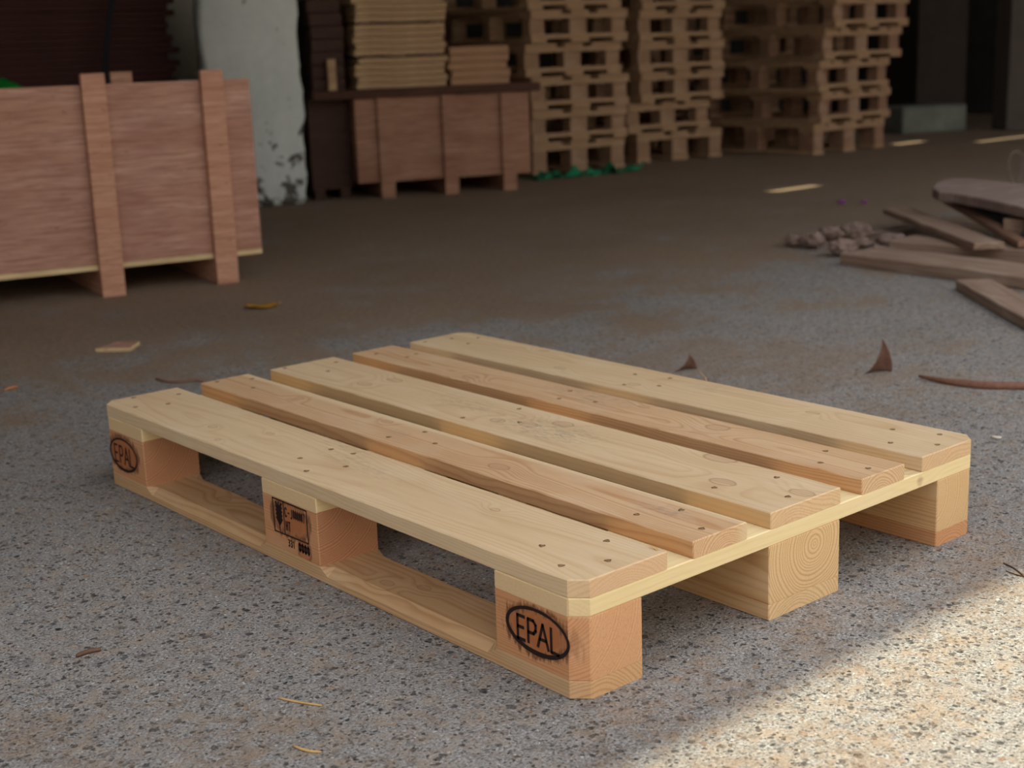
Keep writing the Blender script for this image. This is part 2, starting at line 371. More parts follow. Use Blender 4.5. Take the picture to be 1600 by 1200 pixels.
# one nail head in its crushed hole
def nail_bm():
    bm = bmesh.new()
    bmesh.ops.create_cone(bm, cap_ends=True, segments=14, radius1=0.0032, radius2=0.0028, depth=0.0006, matrix=Matrix.Rotation(0.12, 4, 'X'))
    for f in bm.faces: f.material_index = 0
    k = len(bm.faces)
    r0 = []; r1 = []; r2 = []
    for i in range(16):
        a = 2 * PI * i / 16; j = 1 + 0.18 * math.sin(3 * a + 1) + 0.1 * math.sin(5 * a)
        r0.append(bm.verts.new((0.0030 * math.cos(a), 0.0030 * math.sin(a), -0.0003)))
        r1.append(bm.verts.new((0.0040 * j * math.cos(a), 0.0040 * j * math.sin(a), 0.0001)))
    for i in range(16):
        f = bm.faces.new((r0[i], r0[(i + 1) % 16], r1[(i + 1) % 16], r1[i])); f.material_index = 1
    return bm
nail_proto = None
for bi, (nx, fx, y0, y1, wargs, knots, smud, corner) in enumerate(DECK):
    cx = (nx[0] + nx[1] + fx[0] + fx[1]) / 4; cy = (y0 + y1) / 2
    # local x = pallet Y, local y = -pallet X (rotated +90 deg about Z)
    lk = [(ky - cy, -(kx - cx), kr) for kx, ky, kr in knots]
    ls = [(sy - cy, -(sx - cx), rx_, ry_, st, GREY) for sx, sy, rx_, ry_, st in smud]
    m = wood('deck_wood_%d' % bi, knots=lk, smudges=ls, **wargs)
    st = []; n = 60; L = y1 - y0
    xs = sorted(set([0.0, 0.0012, CH / L * L, L - CH, L - 0.0012, L] + [L * i / n for i in range(1, n)]))
    for x in xs:
        t = x / L
        a = nx[0] + (fx[0] - nx[0]) * t; b = nx[1] + (fx[1] - nx[1]) * t
        j = 0.0008
        a += j * noise.noise((x * 30, bi * 7.1, 0)); b += j * noise.noise((x * 30, bi * 7.1, 5))
        e = 0.0012 if (x < 0.0006 or x > L - 0.0006) else 0
        a += e; b -= e
        d = min(x, L - x)
        if corner and d < CH:
            if bi == 0: a = (CH - d)
            else: b = 0.800 - (CH - d)
        c1 = 0.0012 + 0.0012 * max(0, noise.noise((x * 22, bi, 9)) + 0.1); c2 = 0.0012
        if bi == 1: c2 = 0.002   # waney back edge
        # low edge in local y is the high pallet X side
        st.append((x + y0 - cy, -(b - cx), -(a - cx), -0.011, 0.011 - e, c2, c1))
    bd = obj('deck_board', loft_bm(st), m, pal, (cx, cy, 0.133), PI / 2)
    if bi == 1: bd['label'] = 'narrower reddish deck board with a waney pale edge'
    if bi == 3: bd['label'] = 'narrower reddish deck board'
    for (X, Y) in NAILS[bi]:
        if nail_proto is None:
            nail_proto = obj('nail', nail_bm(), M['nail'], bd); nail_proto.data.materials.append(M['pit']); nl = nail_proto
        else:
            nl = nail_proto.copy(); COL.objects.link(nl); nl.parent = bd
        nl.location = (Y - cy, -(X - cx), 0.01125); nl.rotation_euler = (0, 0, random.uniform(0, 6))
# chip torn up at the near end of the first board, and two splinters on the far edge of the last board
def splinter(parent_name_obj, X, Y, cx, cy, pts, w):
    bm = bmesh.new(); prev = None
    for i, (px_, py_, pz_) in enumerate(pts):
        ww = w * (1 - 0.8 * i / (len(pts) - 1))
        q = [bm.verts.new((px_, py_ - ww, pz_)), bm.verts.new((px_, py_ + ww, pz_)), bm.verts.new((px_, py_, pz_ + ww * 0.8))]
        if prev:
            for k in range(3): bm.faces.new((prev[k], prev[(k + 1) % 3], q[(k + 1) % 3], q[k]))
        else: bm.faces.new(q)
        prev = q
    bm.faces.new(prev)
    return obj('splinter', bm, M['straw'], parent_name_obj, (Y - cy, -(X - cx), 0.011))
deck = [o for o in pal.children if o.name.startswith('deck_board')]
deck = sorted(deck, key=lambda o: o.location.x)
splinter(deck[0], 0.137, 0.016, deck[0].location.x, deck[0].location.y, [(-0.008, 0, -0.0005), (0, 0, 0.0022), (0.008, 0.001, 0.003)], 0.0025)
splinter(deck[4], 0.797, 0.52, deck[4].location.x, deck[4].location.y, [(0, 0, -0.001), (0.004, -0.002, 0.006), (0.014, -0.003, 0.011), (0.02, -0.004, 0.018)], 0.0009)
splinter(deck[4], 0.797, 0.405, deck[4].location.x, deck[4].location.y, [(0, 0, -0.001), (-0.006, -0.003, 0.004), (-0.016, -0.004, 0.005), (-0.022, -0.004, 0.011)], 0.0009)

# stringer boards (run along X)
for i, (ya, yb) in enumerate(((0, 0.145), (0.5275, 0.6725), (1.055, 1.2))):
    cy = (ya + yb) / 2
    kn = [(0.655 - 0.4, -0.06, 0.012)] if i == 0 else []
    m = wood('stringer_wood_%d' % i, lin(248, 226, 176), lin(232, 202, 148), pith=(0.03, -0.16), freq=170, contrast=0.35, seed=8 + i, endc=0.3, endtint=lin(226, 190, 146), knots=kn)
    st = []
    for x in (0, 0.0012, CH, 0.2, 0.4, 0.6, 0.8 - CH, 0.7988, 0.8):
        a, b = ya, yb; d = min(x, 0.8 - x); e = 0.0012 if d < 0.0006 else 0
        if d < CH:
            if i == 0: a = ya + (CH - d)
            if i == 2: b = yb - (CH - d)
        st.append((x - 0.4, a - cy + e, b - cy - e, -0.011, 0.011 - e, 0.0012, 0.0012))
    so = obj('stringer_board', loft_bm(st), m, pal, (0.4, cy, 0.111))
    so.location.z = 0.1108 if i != 1 else 0.111

# blocks, grain along pallet Y
BL_RED = dict(light=lin(214, 158, 112), dark=lin(176, 110, 68))
BL_PALE = dict(light=lin(222, 184, 134), dark=lin(190, 136, 88))
xs3 = ((0, 0.1, -1), (0.3275, 0.4725, 0), (0.7, 0.8, 1)); ys3 = ((0, 0.145, -1), (0.5275, 0.6725, 0), (1.055, 1.2, 1))
marked = {}
for ix, (xa, xb, sx) in enumerate(xs3):
    for iy, (ya, yb, sy) in enumerate(ys3):
        cx, cy = (xa + xb) / 2, (ya + yb) / 2
        base = BL_RED if ix == 0 else BL_PALE
        pith = [(-0.06, -0.03), (-0.019, 0.019), (0.07, 0.02)][ix]
        if ix == 0: pith = [(0.09, 0.06), (0.05, 0.06), (0.06, 0.05)][iy]
        endt = [lin(228, 176, 132), lin(236, 202, 152), lin(232, 196, 146)][ix]
        if ix == 0 and iy > 0: endt = lin(206, 154, 118)
        burns = []
        if ix == 0 and iy != 1:
            burns = [((0.0705 if iy == 0 else 1.134) - cy, 0.065 - 0.061, 0.053, 0.029, 1.0)]
        elif ix == 0: burns = [(0.597 - cy, 0.074 - 0.061, 0.047, 0.027, 0.9), (0.566 - cy, 0.036 - 0.061, 0.016, 0.016, 0.7)]
        m = wood('block_wood_%d%d' % (ix, iy), pith=pith, endc=[0.28, 0.62, 0.45][ix] if ix or iy == 0 else 0.8, freq=[290, 205, 230][ix], contrast=0.8 if ix else 0.75, seed=11 + ix * 3 + iy, endtint=endt,
                 wobble=0.55, burns=burns, **base)
        st = []
        L = yb - ya
        for x in (0, 0.0012, CH, L - CH, L - 0.0012, L):
            a, b = xa, xb; e = 0.0012 if min(x, L - x) < 0.0006 else 0
            if sx and sy:
                d = x if sy < 0 else L - x
                if d < CH:
                    if sx < 0: a = xa + (CH - d)
                    else: b = xb - (CH - d)
            st.append((x - L / 2, -(b - cx) + e, -(a - cx) - e, -0.0388, 0.0388 - e, 0.0012, 0.0012))
        blk = obj('block', loft_bm(st), m, pal, (cx, cy, 0.061), PI / 2)
        marked[(ix, iy)] = blk
# bottom boards, grain along pallet Y, long upper edges chamfered between the blocks
for i, (xa, xb) in enumerate(((0, 0.1), (0.3275, 0.4725), (0.7, 0.8))):
    cx = (xa + xb) / 2; cy = 0.6
    col = [dict(light=lin(212, 174, 130), dark=lin(174, 126, 84)), dict(light=lin(218, 178, 128), dark=lin(180, 128, 84)), dict(light=lin(208, 156, 108), dark=lin(168, 110, 72))][i]
    kn = [(0.41 - 0.6, 0.02, 0.008), (0.36 - 0.6, -0.005, 0.008), (0.90 - 0.6, -0.01, 0.010)] if i == 0 else []
    m = wood('bottom_wood_%d' % i, endc=0.45, pith=(0.02, -0.05), freq=200, contrast=0.8, seed=21 + i * 2, knots=kn, endtint=[lin(224, 178, 130), lin(238, 204, 156), lin(222, 164, 118)][i], **col)
    st = []
    X = [0, 0.0012, CH, 0.08, 0.143, 0.163] + [0.163 + k * 0.03 for k in range(1, 12)] + [0.510, 0.5275, 0.6, 0.6725, 0.690] + [0.69 + k * 0.03 for k in range(1, 12)] + [1.038, 1.057, 1.12, 1.2 - CH, 1.1988, 1.2]
    for x in X:
        gap = (0.15 < x < 0.52) or (0.68 < x < 1.05)
        a, b = xa, xb; e = 0.0012 if (x < 0.0006 or x > 1.1994) else 0
        d = min(x, 1.2 - x)
        if d < CH:
            if i == 0: a = xa + (CH - d)
            if i == 2: b = xb - (CH - d)
        c = 0.0115 + 0.0012 * noise.noise((x * 25, i, 2)) if gap else 0.001
        c2 = c + (0.006 * max(0, noise.noise((x * 9, 3, 3))) if gap else 0)
        st.append((x - cy, -(b - cx) + e, -(a - cx) - e, -0.011, 0.011 - e, c2, c))
    obj('bottom_board', loft_bm(st), m, pal, (cx, cy, 0.0112), PI / 2)

# burnt-in marks: thin strokes on the outer faces of the blocks (face X = 0, read along -Y)
def face_mesh(name, polys, blk, m, label=None, x=-0.00025):
    """polys: lists of (Y, Z) outlines of strokes in pallet metres"""
    bm = bmesh.new()
    for p in polys:
        f = bm.faces.new([bm.verts.new((x, yy, zz)) for yy, zz in p])
        r = bmesh.ops.extrude_face_region(bm, geom=[f])
        for v in [v for v in r['geom'] if isinstance(v, bmesh.types.BMVert)]: v.co.x += 0.0006
    # into the block's own frame
    inv = Matrix.Rotation(-PI / 2, 4, 'Z') @ Matrix.Translation(-Vector(blk.location))
    bmesh.ops.transform(bm, matrix=inv, verts=bm.verts)
    o = obj(name, bm, m, blk)
    if label: o['label'] = label
    return o
def stroke(p, q, w):
    (a, b), (c, d) = p, q; l = math.hypot(c - a, d - b) or 1e-6; nx_, nz_ = -(d - b) / l * w / 2, (c - a) / l * w / 2
    ex, ez = (c - a) / l * w * 0.3, (d - b) / l * w * 0.3
    a -= ex; b -= ez; c += ex; d += ez
    return [(a + nx_, b + nz_), (c + nx_, d + nz_), (c - nx_, d - nz_), (a - nx_, b - nz_)]
GLY = {  # strokes on a unit cell, x right, y up
 'E': [(0, 0, 0, 1), (0, 1, .9, 1), (0, .52, .75, .52), (0, 0, .9, 0)], 'P': [(0, 0, 0, 1), (0, 1, .6, 1), (.6, 1, .85, .85), (.85, .85, .85, .6), (.85, .6, .6, .45), (.6, .45, 0, .45)],
 'A': [(0, 0, .5, 1), (.5, 1, 1, 0), (.2, .35, .8, .35)], 'L': [(0, 1, 0, 0), (0, 0, .85, 0)],
 'C': [(.9, .85, .6, 1), (.6, 1, .2, 1), (.2, 1, 0, .75), (0, .75, 0, .25), (0, .25, .2, 0), (.2, 0, .6, 0), (.6, 0, .9, .15)],
 'G': [(.9, .85, .6, 1), (.6, 1, .2, 1), (.2, 1, 0, .75), (0, .75, 0, .25), (0, .25, .2, 0), (.2, 0, .85, .05), (.85, .05, .85, .5), (.85, .5, .5, .5)],
 '-': [(.15, .5, .85, .5)], 'N': [(0, 0, 0, 1), (0, 1, .9, 0), (.9, 0, .9, 1)], 'J': [(.8, 1, .8, .2), (.8, .2, .5, 0), (.5, 0, .15, .05)],
 '0': [(.1, .2, .1, .8), (.1, .8, .45, 1), (.45, 1, .8, .8), (.8, .8, .8, .2), (.8, .2, .45, 0), (.45, 0, .1, .2)], '7': [(0, 1, .85, 1), (.85, 1, .4, 0)],
 '3': [(.05, .95, .7, .95), (.7, .95, .8, .7), (.8, .7, .4, .52), (.4, .52, .85, .3), (.85, .3, .6, 0), (.6, 0, .05, .05)],
 '1': [(.45, 0, .45, 1), (.45, 1, .2, .8)], 'H': [(0, 0, 0, 1), (.85, 0, .85, 1), (0, .5, .85, .5)], 'T': [(.45, 0, .45, 1), (0, 1, .9, 1)],
}
def write(text, y0, y1, z0, z1, w, slant=0.0):
    """text from Y=y0 (left) down to Y=y1 (right)"""
    out = []; n = len(text); step = (y0 - y1) / n; cw = step * 0.68
    for k, ch in enumerate(text):
        for (a, b, c, d) in GLY.get(ch, []):
            p = (y0 - k * step - a * cw, z0 + b * (z1 - z0)); q = (y0 - k * step - c * cw, z0 + d * (z1 - z0))
            out.append(stroke(p, q, w))
    return out
def ellipse_ring(cy, cz, ry, rz, w, n=72, thin=1.0):
    out = []
    for i in range(n):
        a0, a1 = 2 * PI * i / n, 2 * PI * (i + 1) / n
        def ww(a): return w * (1.0 + 0.22 * math.sin(-a * 1 + 0.5) + 0.12 * noise.noise((math.cos(a) * 6, math.sin(a) * 6, cy * 9)))
        def pt(a, s): return (cy + (ry + s * ww(a) / 2) * math.cos(a), cz + (rz + s * ww(a) / 2) * math.sin(a))
        out.append([pt(a0, 1), pt(a1, 1), pt(a1, -1), pt(a0, -1)])
    return out
b0 = marked[(0, 0)]
face_mesh('burnt_oval', ellipse_ring(0.0705, 0.0655, 0.0525, 0.0265, 0.0050), b0, M['char'], 'burnt oval ring')
L_ = []
for ch, ya, yb in (('E', 0.1045, 0.0910), ('P', 0.0860, 0.0705), ('A', 0.0695, 0.0515), ('L', 0.0465, 0.0325)):
    sc_ = (ya - yb)
    for (a, b, c, d) in GLY[ch]: L_.append(stroke((ya - a * sc_, 0.0485 + b * 0.029), (ya - c * sc_, 0.0485 + d * 0.029), 0.0042))
face_mesh('burnt_letters', L_, b0, M['char'], 'burnt letters EPAL')
b2 = marked[(0, 2)]
face_mesh('burnt_oval', ellipse_ring(1.134, 0.0620, 0.050, 0.0275, 0.0042), b2, M['char'], 'burnt oval ring')
L_ = []
for ch, ya, yb in (('E', 1.167, 1.154), ('P', 1.148, 1.134), ('A', 1.131, 1.114), ('L', 1.110, 1.095)):
    sc_ = (ya - yb)
    for (a, b, c, d) in GLY[ch]: L_.append(stroke((ya - a * sc_, 0.046 + b * 0.030), (ya - c * sc_, 0.046 + d * 0.030), 0.0036))
face_mesh('burnt_letters', L_, b2, M['char'], 'burnt letters EPAL')
b1 = marked[(0, 1)]
fr = [stroke((0.644, 0.0975), (0.554, 0.0975), 0.0022), stroke((0.554, 0.0975), (0.554, 0.049), 0.0022), stroke((0.554, 0.049), (0.643, 0.0475), 0.0022), stroke((0.643, 0.0475), (0.644, 0.0975), 0.0028),
      stroke((0.6155, 0.0975), (0.6155, 0.048), 0.0022)]
face_mesh('burnt_frame', fr, b1, M['char'], 'burnt rectangular frame')
wh = []   # ear of wheat: stem and paired grains
wh.append(stroke((0.6285, 0.0505), (0.6285, 0.064), 0.0022))
for k in range(5):
    z_ = 0.062 + k * 0.0058
    for sgn in (-1, 1):
        wh.append(stroke((0.6285 + sgn * 0.0015, z_), (0.6285 + sgn * 0.0072, z_ + 0.0075), 0.0042))
wh.append(stroke((0.6285, 0.064), (0.6285, 0.094), 0.0032))
face_mesh('burnt_emblem', wh, b1, M['char'], 'burnt ear-of-wheat emblem')
tx = write('C-J', 0.6120, 0.5900, 0.0765, 0.0895, 0.0023) + write('000007', 0.5900, 0.5585, 0.0780, 0.0905, 0.0021)
tx += write('HT', 0.6110, 0.5975, 0.0560, 0.0690, 0.0026)
tx += write('331', 0.6080, 0.5890, 0.0325, 0.0425, 0.0022)
face_mesh('burnt_letters', tx, b1, M['char2'], 'burnt code letters and digits')
tx = write('0000', 0.5800, 0.5500, 0.0320, 0.0440, 0.0032)
face_mesh('burnt_number', tx, b1, M['char2'], 'smeared burnt number')

# ------------------------------------------------------------------ structure
def structure(name, bm, m, label, loc=(0, 0, 0), rz=0):
    o = obj(name, bm, m, None, loc, rz); tag(o, label, kind='structure'); return o
structure('floor', box_bm(-14, 22, -16, 12, -0.3, 0.0), M['floor'], 'gritty concrete yard floor dusted with brown soil')
XL, XR, YB, H = -3.2, 10.2, 7.6, 2.5
SUN_EL = math.radians(75); SUN_AZ = 0.12      # the sun stands behind the shed: its rays travel towards -Y, past the roof edge
sdir = Vector((math.cos(SUN_EL) * math.sin(SUN_AZ), -math.cos(SUN_EL) * math.cos(SUN_AZ), -math.sin(SUN_EL)))
def up_to_roof(p, h=H):
    t = h / -sdir.z; return Vector(p) - sdir * t
# unseen roof sheet: edge, step and gaps are shaped for shade and sun strips
edge = up_to_roof((0.3, -0.135, 0)).y
holes = []
a = up_to_roof((4.49, 3.24, 0)); holes.append((a.x - 0.17, a.x + 0.17, a.y - 0.036, a.y + 0.036))
a = up_to_roof((7.05, 4.40, 0)); holes.append((a.x - 0.28, a.x + 0.28, a.y - 0.045, a.y + 0.045))
a = up_to_roof((8.15, 4.02, 0)); holes.append((a.x - 0.75, a.x + 0.75, a.y - 0.035, a.y + 0.035))
step_x = up_to_roof((-0.16, -0.13, 0)).x  # roof step made up to end the sun patch at the left
cells_x = sorted({XL, XR, step_x, *[v for h in holes for v in h[:2]]}); cells_y = sorted({edge, YB, edge - 0.5, *[v for h in holes for v in h[2:]]})
bm = bmesh.new()
for x0, x1 in zip(cells_x, cells_x[1:]):
    for y0, y1 in zip(cells_y, cells_y[1:]):
        mx, my = (x0 + x1) / 2, (y0 + y1) / 2
        if any(h[0] < mx < h[1] and h[2] < my < h[3] for h in holes): continue
        if my < edge and mx > step_x: continue
        add_box(bm, x0, x1, y0, y1, H, H + 0.03)
structure('ceiling', bm, M['roof'], 'unseen shed roof over the yard, shaped to set the shade')
structure('wall_back', box_bm(XL, XR, YB, YB + 0.2, 0, H), M['wall'], 'dark back wall of the shed')
structure('wall_bounce', box_bm(-14, 22, -6.7, -6.5, 0, 3.2), simple('bounce_wall', lin(214, 206, 190), lin(228, 220, 204), 1.5), 'added unseen wall behind the viewpoint that bounces light')  # added wall: blocks horizon light and reflects sunlight onto the end faces
structure('wall_right', box_bm(XR, XR + 0.2, edge, YB + 0.2, 0, H), M['wall'], 'dark right wall of the shed')
structure('wall_left', box_bm(XL - 0.2, XL, 1.2, YB + 0.2, 0, H), M['wall'], 'dark left wall of the shed')

# pillars
def rough_pillar(name, c, w, d, rz, m, label, seed):
    bm = bmesh.new(); add_box(bm, -w / 2, w / 2, 0, d, 0, H, 0.02)
    bmesh.ops.subdivide_edges(bm, edges=[e for e in bm.edges if e.calc_length() > 1.0], cuts=60)
    for v in bm.verts:
        k = noise.noise((v.co.x * 3 + seed, v.co.y * 3, v.co.z * 11)) * 0.016 + noise.noise((v.co.x * 3 + seed, v.co.y * 3, v.co.z * 3)) * 0.02
        v.co.x += k * (1 if v.co.x > 0 else -1)
        if v.co.z < 0.12: v.co.x *= 1 - 0.1 * (0.12 - v.co.z) / 0.12
    o = obj(name, bm, m, None, c, rz, True); tag(o, label, kind='structure'); return o
dp = Vector((0.461, -0.135, 0)).normalized(); rp = math.atan2(dp.y, dp.x)
pc = Vector((2.289, 4.956, 0)) + dp * 0.245
rough_pillar('pillar', pc, 0.455, 0.20, rp, M['plaster'], 'whitewashed concrete pillar with peeling dark spots at its foot', 0)
q0 = onplane(270, 200, (2.3, 6.0, 0), dp); q1 = onplane(350, 200, (2.3, 6.0, 0), dp)
qc = (q0 + q1) / 2; qc.z = 0
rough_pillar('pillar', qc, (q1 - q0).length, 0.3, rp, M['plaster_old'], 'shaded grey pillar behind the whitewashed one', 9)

# ------------------------------------------------------------------ near plywood crate (left)
dc = Vector((0.979804, -0.19996, 0)); rc = math.atan2(dc.y, dc.x)
nb = Vector((0.19996, 0.979804, 0))       # away from the camera
O1 = Vector((1.365, 2.943, 0)) - dc * 1.90 + nb * 0.022
crate = thing('plywood_crate', 'big reddish plywood crate on skids at the left, close behind the pallet', 'crate', O1, rc)
D1 = 0.62
Z0, Z1 = 0.100, 0.648
obj('front_panel', box_bm(0, 1.90, 0, 0.012, Z0, Z1, 0.001), M['ply'], crate)
obj('back_panel', box_bm(0, 1.90, D1 - 0.012, D1, Z0, Z1 - 0.02, 0.001), M['ply'], crate)
obj('side_panel', box_bm(0, 0.012, 0.012, D1 - 0.012, Z0, Z1 - 0.01, 0.001), M['ply'], crate)
obj('side_panel', box_bm(1.888, 1.90, 0.012, D1 - 0.012, Z0, Z1 - 0.01, 0.001), M['ply'], crate)
o = obj('bottom_panel', box_bm(0, 1.90, -0.002, D1, Z0 - 0.016, Z0, 0.001), M['ply_pale'], crate); o['label'] = 'pale plywood bottom edge'
def loc1(px, py):
    p = onplane(px, py, O1 - nb * 0.022, dc); return (p - O1).dot(dc)
for (pa, pb, ytop) in ((125, 163, 0.681), (313, 345, 0.678)):
    a = loc1(pa, 115); b = a + 0.072
    bt = obj('batten', box_bm(a, b, -0.022, 0.0, 0.0, ytop, 0.0015), M['ply_batten'], crate)
    obj('skid', box_bm(a + 0.002, b - 0.002, 0.0, D1, 0.0, Z0 - 0.016, 0.001), M['ply_batten'], crate)
    k = 0
for s in (0.42, 0.0):
    bt = obj('batten', box_bm(s, s + 0.072, -0.022, 0.0, 0.0, 0.68, 0.0015), M['ply_batten'], crate)
    obj('skid', box_bm(s + 0.002, s + 0.07, 0.0, D1, 0.0, Z0 - 0.016, 0.001), M['ply_batten'], crate)
pb_ = onplane(172, 113, O1 + nb * D1, dc); s = (pb_ - O1).dot(dc)
obj('batten', box_bm(s, s + 0.075, D1, D1 + 0.022, Z0, 0.677, 0.0015), M['ply_batten'], crate)
# green plastic bundle inside the crate, its top showing above the rim
gp0 = onplane(5, 120, O1 + nb * 0.3, dc)
def blob(rx, ry, rz_, seed, amp, seg=24):
    bm = bmesh.new(); bmesh.ops.create_icosphere(bm, subdivisions=3, radius=1)
    for v in bm.verts:
        k = 1 + amp * noise.noise(Vector(v.co) * 2.4 + Vector((seed, 0, 0))) + amp * 0.4 * noise.noise(Vector(v.co) * 6 + Vector((seed, 3, 0)))
        v.co = Vector((v.co.x * rx, v.co.y * ry, v.co.z * rz_)) * k
    zl = min(v.co.z for v in bm.verts)
    for v in bm.verts: v.co.z -= zl
    return bm
bmg = blob(0.17, 0.18, 0.287, 2, 0.10)
zt = max(v.co.z for v in bmg.verts)
for v in bmg.verts: v.co.z *= 0.577 / zt
tag(obj('plastic_bundle', bmg, M['plastic_green'], None, (gp0.x, gp0.y, Z0), 0, True), 'green plastic bundle peeping over the rim of the near crate', 'plastic')

# ------------------------------------------------------------------ dark red sheets on a base behind the crate
RP = onplane(276, 60, (1.9, 5.55, 0), dc)
W = 2.1
RO = Vector((RP.x, RP.y, 0)) - dc * W
base = thing('dark_wooden_base', 'dark wooden base under the red sheets, hidden behind the near crate', 'base', RO, rc)
obj('top_board', box_bm(0, W, 0, 0.8, 0.50, 0.53, 0.002), M['ply_dark'], base)
for s in (0.1, W / 2, W - 0.2): obj('leg', box_bm(s, s + 0.1, 0.02, 0.78, 0, 0.50, 0.002), M['ply_dark'], base)
ORD = ['bottom', 'second', 'third', 'fourth', 'fifth', 'sixth', 'seventh', 'eighth', 'ninth', 'tenth', 'eleventh', 'twelfth', 'thirteenth', 'fourteenth', 'fifteenth', 'sixteenth', 'seventeenth']
def ordinal(i, what): return ('bottom ' + what) if i == 0 else ('%s %s from the bottom' % (ORD[i], what))
z = 0.53; nsh = 16; proto = None
for i in range(nsh):
    th = 0.030
    if proto is None:
        proto = obj('red_sheet', box_bm(0, W - 0.02, 0, 0.78, 0, th - 0.0015, 0.002), M['red_sheet'], None); o = proto
    else:
        o = proto.copy(); COL.objects.link(o)
    p = RO + dc * random.uniform(-0.03, 0.035) + nb * random.uniform(-0.01, 0.02)
    o.location = (p.x, p.y, z + 0.001 + i * th); o.rotation_euler = (0, 0, rc + random.uniform(-0.004, 0.004))
    tag(o, 'dark red sheet stacked behind the near crate, ' + ordinal(i, 'one'), 'sheet', 'dark red sheets behind the near crate')
# navy strap hanging in front of the red sheets
bm = bmesh.new(); pts = []
for i in range(40):
    t = i / 39; py = 330 - t * 560
    px = 165 + 55 * max(0, t - 0.35) ** 1.3 * 1.6 + 4 * math.sin(t * 9)
    p = onplane(px, py, RO - nb * 0.12, dc); pts.append(p)
z_lo = pts[0].z
pts = [Vector((p.x, p.y, max(p.z, 0.0))) for p in pts]
pts[0].z = 0.0
last = pts[-1]; pts += [last + Vector((0.05 * i, 0, (H - last.z) * i / 6)) for i in range(1, 7)]
prev = None
for p in pts:
    q = [bm.verts.new(p + dc * 0.014), bm.verts.new(p - dc * 0.014), bm.verts.new(p - dc * 0.014 + nb * 0.004), bm.verts.new(p + dc * 0.014 + nb * 0.004)]
    if prev:
        for k in range(4): bm.faces.new((prev[k], prev[(k + 1) % 4], q[(k + 1) % 4], q[k]))
    prev = q
tag(obj('hanging_strap', bm, M['strap']), 'thin navy strap hanging in front of the dark red sheets', 'strap')

# ------------------------------------------------------------------ second crate with lid and sheets
d2 = Vector((0.92, -0.38, 0)).normalized(); r2 = math.atan2(d2.y, d2.x); n2 = Vector((-d2.y, d2.x, 0))
P2 = Vector((3.093, 4.692, 0))
def s2(px, py): return (onplane(px, py, P2, d2) - O2).dot(d2)
O2 = Vector((2.983, 4.737, 0)) + n2 * 0.02
c2 = thing('plywood_crate', 'reddish plywood crate on legs standing right of the whitewashed pillar', 'crate', O2, r2)
W2 = 0.905; DD = 0.7
obj('front_panel', box_bm(0, W2, 0, 0.012, 0.08, 0.492, 0.001), M['ply_far'], c2)
obj('back_panel', box_bm(0, W2, DD - 0.012, DD, 0.08, 0.492, 0.001), M['ply_far'], c2)
obj('side_panel', box_bm(0, 0.012, 0.012, DD - 0.012, 0.08, 0.492, 0.001), M['ply_far'], c2)
obj('side_panel', box_bm(W2 - 0.012, W2, 0.012, DD - 0.012, 0.08, 0.492, 0.001), M['ply_far'], c2)
obj('bottom_panel', box_bm(0.012, W2 - 0.012, 0.012, DD - 0.012, 0.08, 0.092, 0.001), M['ply_far'], c2)
for px in (597, 697, 788):
    a = s2(px, 305)
    obj('batten', box_bm(a, a + 0.072, -0.02, 0, 0, 0.492, 0.001), M['ply_far'], c2)
    obj('skid', box_bm(a + 0.002, a + 0.07, 0.0, DD, 0, 0.08, 0.001), M['ply_far'], c2)
# darker crate beside it
O3 = O2 - d2 * 0.212 + n2 * 0.10
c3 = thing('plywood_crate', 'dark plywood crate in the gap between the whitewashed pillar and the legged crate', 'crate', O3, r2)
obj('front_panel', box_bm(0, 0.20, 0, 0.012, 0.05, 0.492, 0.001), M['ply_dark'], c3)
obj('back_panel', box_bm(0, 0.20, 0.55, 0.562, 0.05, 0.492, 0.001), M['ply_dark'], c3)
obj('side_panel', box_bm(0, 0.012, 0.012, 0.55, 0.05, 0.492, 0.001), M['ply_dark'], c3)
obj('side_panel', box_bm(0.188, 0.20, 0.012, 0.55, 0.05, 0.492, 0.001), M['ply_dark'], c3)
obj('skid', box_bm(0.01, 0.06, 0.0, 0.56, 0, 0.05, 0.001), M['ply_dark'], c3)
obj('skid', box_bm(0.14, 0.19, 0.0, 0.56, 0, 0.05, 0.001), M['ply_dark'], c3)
lp = O2 - d2 * 0.205 - n2 * 0.03
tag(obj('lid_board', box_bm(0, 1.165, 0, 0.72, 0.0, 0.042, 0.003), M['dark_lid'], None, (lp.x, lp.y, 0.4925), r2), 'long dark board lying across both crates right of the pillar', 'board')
def sheet_stack(name, px0, px1, zb, n, th, dep, m, lab, grp, seed, jit=0.012, inset=0.02):
    rnd = random.Random(seed)
    a = (onplane(px0, 130, P2, d2) - O2).dot(d2); b = (onplane(px1, 130, P2, d2) - O2).dot(d2)
    pr = None
    for i in range(n):
        if pr is None: pr = obj(name, box_bm(0, b - a, 0, dep, 0, th - 0.002, 0.002), m); o = pr
        else: o = pr.copy(); COL.objects.link(o)
        p = O2 + d2 * (a + rnd.uniform(-jit, jit)) + n2 * (inset + rnd.uniform(-0.008, 0.012))
        extra = 0.009 * (i // 5)
        o.location = (p.x, p.y, zb + i * th + extra); o.rotation_euler = (0, 0, r2 + rnd.uniform(-0.008, 0.008))
        tag(o, lab + ', ' + ordinal(i, 'one'), 'sheet', grp)
        if i % 5 == 4 and i < n - 1:
            yield (p, zb + (i + 1) * th + extra, b - a)
ZL = 0.5355
